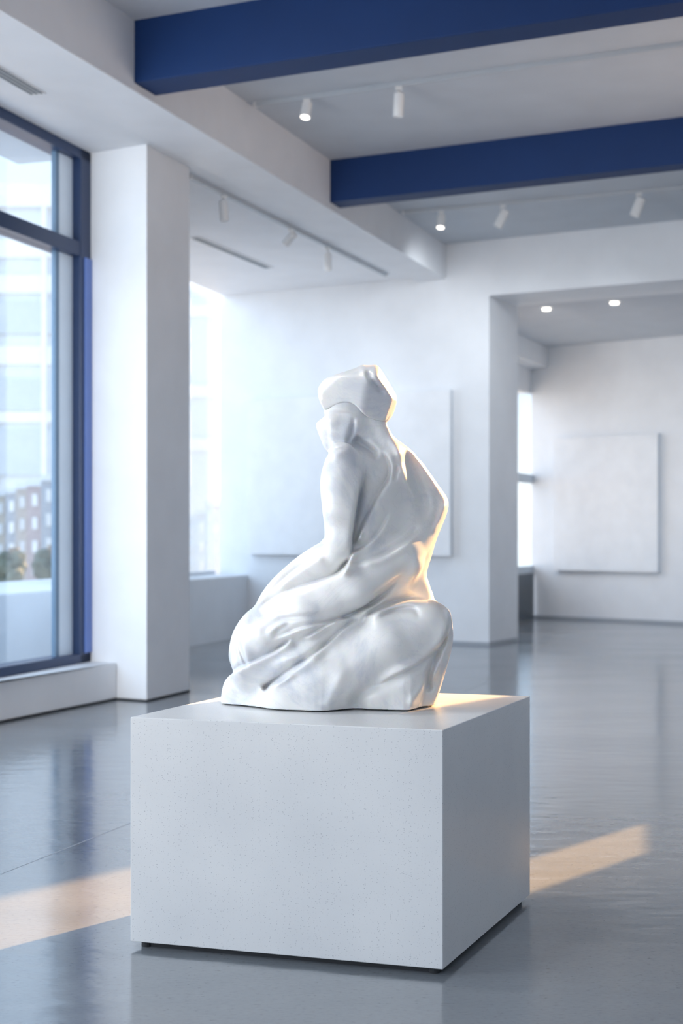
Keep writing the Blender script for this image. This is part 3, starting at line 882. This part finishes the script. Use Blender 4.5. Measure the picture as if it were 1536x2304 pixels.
def at(x, y, Y): return Vector(((x - CX) / F * Y, Y, H - (y - YH) / F * Y))
def office(x0, x1, Y, ytop, bands, label, bay=2.2, dep=16, cols=('fac', 'fglass', 'band')):
    a, b = at(x0, 0, Y), at(x1, 0, Y); zt = at(0, ytop, Y).z
    root = empty('office_building', ((a.x + b.x) / 2, Y + dep / 2, -12)); tag(root, label, 'building')
    def part(n, mb, mt):
        o_ = mb.build(n, M[mt], root, loc=tuple(root.location)); o_.location = (0, 0, 0); return o_
    part('tower', MB().prism([(a.x, Y), (b.x, Y), (b.x, Y + dep), (a.x, Y + dep)], -12, zt), cols[1])
    part('roof_edge', MB().prism([(a.x - .3, Y - .3), (b.x + .3, Y - .3), (b.x + .3, Y + dep + .3), (a.x - .3, Y + dep + .3)], zt, zt + 1.0), cols[0])
    for yb, h_ in bands:
        z = at(0, yb, Y).z
        part('spandrel', MB().prism([(a.x - .15, Y - .15), (b.x + .15, Y - .15), (b.x + .15, Y + dep), (a.x - .15, Y + dep)], z - h_ / 2, z + h_ / 2), cols[2] if h_ > 1 else cols[0])
    n = int((b.x - a.x) / bay)
    for i in range(n + 1):
        xx = a.x + (b.x - a.x) * i / max(n, 1)
        part('mullion', MB().box((xx, Y - 0.1, (zt - 12) / 2), (0.22, 0.3, zt + 12)), cols[0])
office(-700, 330, 62, 468, [(560, .8), (640, .8), (715, 1.4), (800, .8), (890, 1.4), (938, .5), (1018, 2.0)], 'pale glass office block filling the view through the near window')
office(395, 700, 95, 500, [(700, .8), (880, .8), (1000, .8)], 'white office tower behind the far window at the back left', 3.0)
k = 0
cols = [((0.34, 0.29, 0.30), 'dusty pink'), ((0.26, 0.30, 0.36), 'grey blue'), ((0.38, 0.37, 0.34), 'cream'), ((0.29, 0.32, 0.37), 'pale slate'), ((0.35, 0.33, 0.31), 'beige')]
spots_ = [(-110, -54, 56, 1135), (-60, -8, 54, 1126), (-14, 18, 52, 1116), (12, 42, 50, 1110), (36, 66, 48, 1100), (60, 98, 46, 1094), (92, 128, 44, 1082), (122, 172, 42, 1070), (395, 444, 58, 1170), (438, 468, 55, 1160), (462, 530, 52, 1140)]
for i, (x0, x1, Y, yt) in enumerate(spots_):
    c, nm = cols[i % 5] if i < 8 else ((0.50, 0.56, 0.63), 'pale blue')
    mk_ = 'bld' + nm
    mt = M.get(mk_) or M.setdefault(mk_, plain('painted_render_' + nm.replace(' ', '_'), c, 0.8))
    a, b = at(x0, yt, Y), at(x1, yt, Y)
    root = empty('house', ((a.x + b.x) / 2, Y, -12))
    MB().prism([(a.x, Y), (b.x, Y), (b.x, Y + 1.6), (a.x, Y + 1.6)], -12, a.z).build('walls', mt, root, loc=tuple(root.location)).location = (0, 0, 0)
    MB().prism([(a.x, Y - .1), (b.x, Y - .1), (b.x, Y + 1.6), (a.x, Y + 1.6)], a.z, a.z + 0.2).build('roof', M['band'], root, loc=tuple(root.location)).location = (0, 0, 0)
    nx = max(1, int((b.x - a.x) / 0.35))
    for r_ in range(4):
        for q_ in range(nx):
            xx = a.x + (q_ + 0.5) * (b.x - a.x) / nx
            MB().box((xx, Y - 0.02, a.z - 0.45 - r_ * 0.75), (0.16, 0.06, 0.38)).build('window', M['fglass'] if i % 2 else M['band'], root, loc=tuple(root.location)).location = (0, 0, 0)
    side = 'near window' if x0 < 200 else 'far window'
    ordn = ['leftmost', 'second', 'third', 'fourth', 'fifth', 'sixth', 'seventh', 'eighth'][i if x0 < 200 else i - 8]
    tag(root, '%s house in the distance, %s from the left through the %s' % (nm, ordn, side), 'house', 'distant houses outside the windows')
def tree(x, yt, Y, rr, label):
    c = at(x, yt, Y)
    root = empty('tree', (c.x, Y, -12)); tag(root, label, 'tree', 'distant trees outside the windows')
    MB().cyl((0, 0, 0), (0, 0, c.z + 12), 0.2, 0.12, 10).build('trunk', M['bark'], root)
    bm = bmesh.new()
    rnd = random.Random(int(x * 7 + yt))
    for i in range(14):
        mt = Matrix.Translation((rnd.uniform(-.7, .7) * rr, rnd.uniform(-.7, .7) * rr, c.z + 12 - rr + rnd.uniform(-.8, .4) * rr)) @ Matrix.Scale(rnd.uniform(.35, .6) * rr, 4)
        bmesh.ops.create_icosphere(bm, subdivisions=2, radius=1.0, matrix=mt)
    for v in bm.verts: v.co += Vector((rnd.uniform(-1, 1), rnd.uniform(-1, 1), rnd.uniform(-1, 1))) * 0.07 * rr
    me = bpy.data.meshes.new('crown'); bm.to_mesh(me); bm.free()
    link('crown', me, M['leaf'], root)
for i, (x, yt, Y, rr) in enumerate([(-55, 1228, 34, .42), (32, 1232, 33, .42), (118, 1226, 34, .42)]):
    tree(x, yt, Y, rr, '%s of the small trees low down through the near window' % ['leftmost', 'middle one', 'rightmost'][i])

# ------------------------------------------------------------------ unseen right wall, its opening shaped to throw the low sun's patches
def rw(y): return (1.6 + 0.2 * y, y)
RY0, RYM, RY1, RSILL, RTOP = 7.55, 8.46, 10.4, 1.75, 3.62
wr = MB()
def rwall(y0, y1, z0, z1): wr.prism([rw(y0), rw(y1), add(rw(y1), (1, -0.2), 0.22), add(rw(y0), (1, -0.2), 0.22)], z0, z1)
rwall(-3.2, RY0, 0, 4.6); rwall(RY1, 13.6, 0, 4.6); rwall(RY0, RYM, 0, 1.09); rwall(RYM, RY1, 0, RSILL); rwall(RY0, RY1, RTOP, 4.6)
wr.prism([bw(2.25), rw(13.45), add(rw(13.45), TH, 1), add(bw(2.25), TH, 1)], 0, 4.6)
struct('wall_right', wr, M['greywall'])  # grey picked to cut bounce light onto the plinth
wre = MB()  # unseen rear wall added to block front light, its opening lets fill in
for z0, z1, x0, x1 in ((0, 0.8, -7.0, 1.1), (3.1, 4.6, -7.0, 1.1), (0.8, 3.1, -7.0, -5.2), (0.8, 3.1, 0.7, 1.1)):
    wre.prism([(x0, -3.2), (x1, -3.2), (x1, -3.4), (x0, -3.4)], z0, z1)
struct('wall_rear', wre, M['wall'])

# ------------------------------------------------------------------ light
LW = 31.0; LD = 44.0; LE = 55.0
W = bpy.data.worlds.new('sky'); S.world = W; W.use_nodes = True
t = W.node_tree
bg = t.nodes['Background']
tc = t.nodes.new('ShaderNodeTexCoord'); sx = t.nodes.new('ShaderNodeSeparateXYZ')
t.links.new(tc.outputs['Generated'], sx.inputs[0])
mr = node(t, 'ShaderNodeMapRange'); mr.inputs[1].default_value = -1; mr.inputs[2].default_value = 1
t.links.new(sx.outputs['Z'], mr.inputs[0])
rp = ramp(t, mr.outputs[0], [(0.0, (0.60, 0.63, 0.67)), (0.47, (0.80, 0.86, 0.92)), (0.51, (1.0, 0.985, 0.96)), (0.56, (0.66, 0.78, 0.95)), (1.0, (0.68, 0.81, 1.0))])
t.links.new(rp.outputs['Color'], bg.inputs['Color'])
# bright overcast to the west and south, calmer sky to the north
dp = node(t, 'ShaderNodeVectorMath', _operation='DOT_PRODUCT'); dp.inputs[1].default_value = (-0.92, -0.38, 0.1)
t.links.new(tc.outputs['Generated'], dp.inputs[0])
m2 = node(t, 'ShaderNodeMapRange', _interpolation_type='SMOOTHSTEP')
m2.inputs[1].default_value = 0.1; m2.inputs[2].default_value = 0.95; m2.inputs[3].default_value = 1.35; m2.inputs[4].default_value = 2.75
t.links.new(dp.outputs['Value'], m2.inputs[0])
t.links.new(m2.outputs[0], bg.inputs['Strength'])

def lamp(name, loc, aim, watt, cone=110, rad=0.10, col=(0.90, 0.95, 1.0)):
    l_ = bpy.data.lights.new(name, 'SPOT'); l_.energy = watt; l_.spot_size = R(cone); l_.spot_blend = 1.0
    l_.shadow_soft_size = rad; l_.color = col
    o_ = bpy.data.objects.new(name, l_); COL.objects.link(o_)
    o_.location = loc; o_.rotation_euler = (Vector(aim) - Vector(loc)).to_track_quat('-Z', 'Y').to_euler()
    return o_
# fill spots added near the tracks to brighten the back wall; downlights beyond the opening
dB, dC = unit(*TB), unit(*TC)
for s_, k_ in ((0.75, -2.0), (1.3, -0.8), (2.2, 0.6)):
    p = add(TB[0], dB, s_); q_ = bw(k_)
    lamp('wall_fill', (p[0] + 0.1, p[1] + 0.25, 3.95), (q_[0], q_[1], 1.7), LW)
for s_, k_ in ((3.2, -3.1), (2.2, -3.0)):
    p = add(TC[0], dC, s_); q_ = bw(k_)
    lamp('wall_fill', (p[0] + 0.25, p[1] + 0.1, 3.50), (q_[0], q_[1], 1.6), LW * 0.7)
for x, y, u_ in ((1229, 692, 0.8), (1382, 678, 2.0)):
    p = gp(x, y, Z_FAR); q_ = add(f0, FE, u_)
    lamp('downlight_beam', (p[0], p[1], Z_FAR - 0.05), (q_[0], q_[1], 0.9), LW * 0.9, 120)

lamp('plinth_fill', (-0.9, 4.6, 4.15), (0.0, 4.4, 0.7), 85.0, 42, 0.12, (1.0, 0.985, 0.95))  # no fixture here; overhead spot added to lift the plinth top
al = bpy.data.lights.new('window_fill', 'AREA'); al.shape = 'RECTANGLE'; al.size = 2.6; al.size_y = 3.2; al.energy = LD; al.color = (1.0, 0.985, 0.96); al.spread = R(110)  # area lamp added inside the windows to lift the sculpture's left side
ao = bpy.data.objects.new('window_fill', al); COL.objects.link(ao)
ao.location = (-4.25, 3.3, 2.2); ao.rotation_euler = (Vector((0.0, 4.8, 1.2)) - ao.location).to_track_quat('-Z', 'Y').to_euler()

el = bpy.data.lights.new('window_fill', 'AREA'); el.shape = 'RECTANGLE'; el.size = 2.4; el.size_y = 3.2; el.energy = LE; el.color = (0.96, 0.98, 1.0); el.spread = R(90)  # second added area lamp, brightens the column and back wall
eo = bpy.data.objects.new('window_fill', el); COL.objects.link(eo)
eo.location = (-3.5, 5.1, 2.1); eo.rotation_euler = (Vector((-0.6, 11.5, 1.7)) - eo.location).to_track_quat('-Z', 'Y').to_euler()

sl_ = bpy.data.lights.new('low_sun', 'SUN'); sl_.energy = 15.5; sl_.color = (1.0, 0.56, 0.22); sl_.angle = R(0.8)
so = bpy.data.objects.new('low_sun', sl_); COL.objects.link(so)
so.location = (8, 24, 9)
so.rotation_euler = Vector((-SUN_AZ[0], -SUN_AZ[1], -SUN_TAN)).to_track_quat('-Z', 'Y').to_euler()

# ------------------------------------------------------------------ camera
ZOOM = (1.0, 768.0, 1152.0)
cam = bpy.data.cameras.new('camera'); co = bpy.data.objects.new('camera', cam); COL.objects.link(co)
co.location = (0, 0, H); co.rotation_euler = (R(90), 0, 0)
cam.sensor_fit = 'AUTO'; cam.sensor_width = 36.0
cam.lens = 36.0 * F / 2304 * ZOOM[0]
cam.shift_x = (ZOOM[1] - CX) / 2304 * ZOOM[0]
cam.shift_y = (YH - ZOOM[2]) / 2304 * ZOOM[0]
cam.clip_end = 1000
cam.dof.use_dof = True; cam.dof.focus_distance = 4.22; cam.dof.aperture_fstop = 3.0 * ZOOM[0]
S.camera = co

S.view_settings.view_transform = 'Standard'; S.view_settings.look = 'None'
S.view_settings.exposure = 0.52; S.view_settings.gamma = 1.0
S.view_settings.use_curve_mapping = False
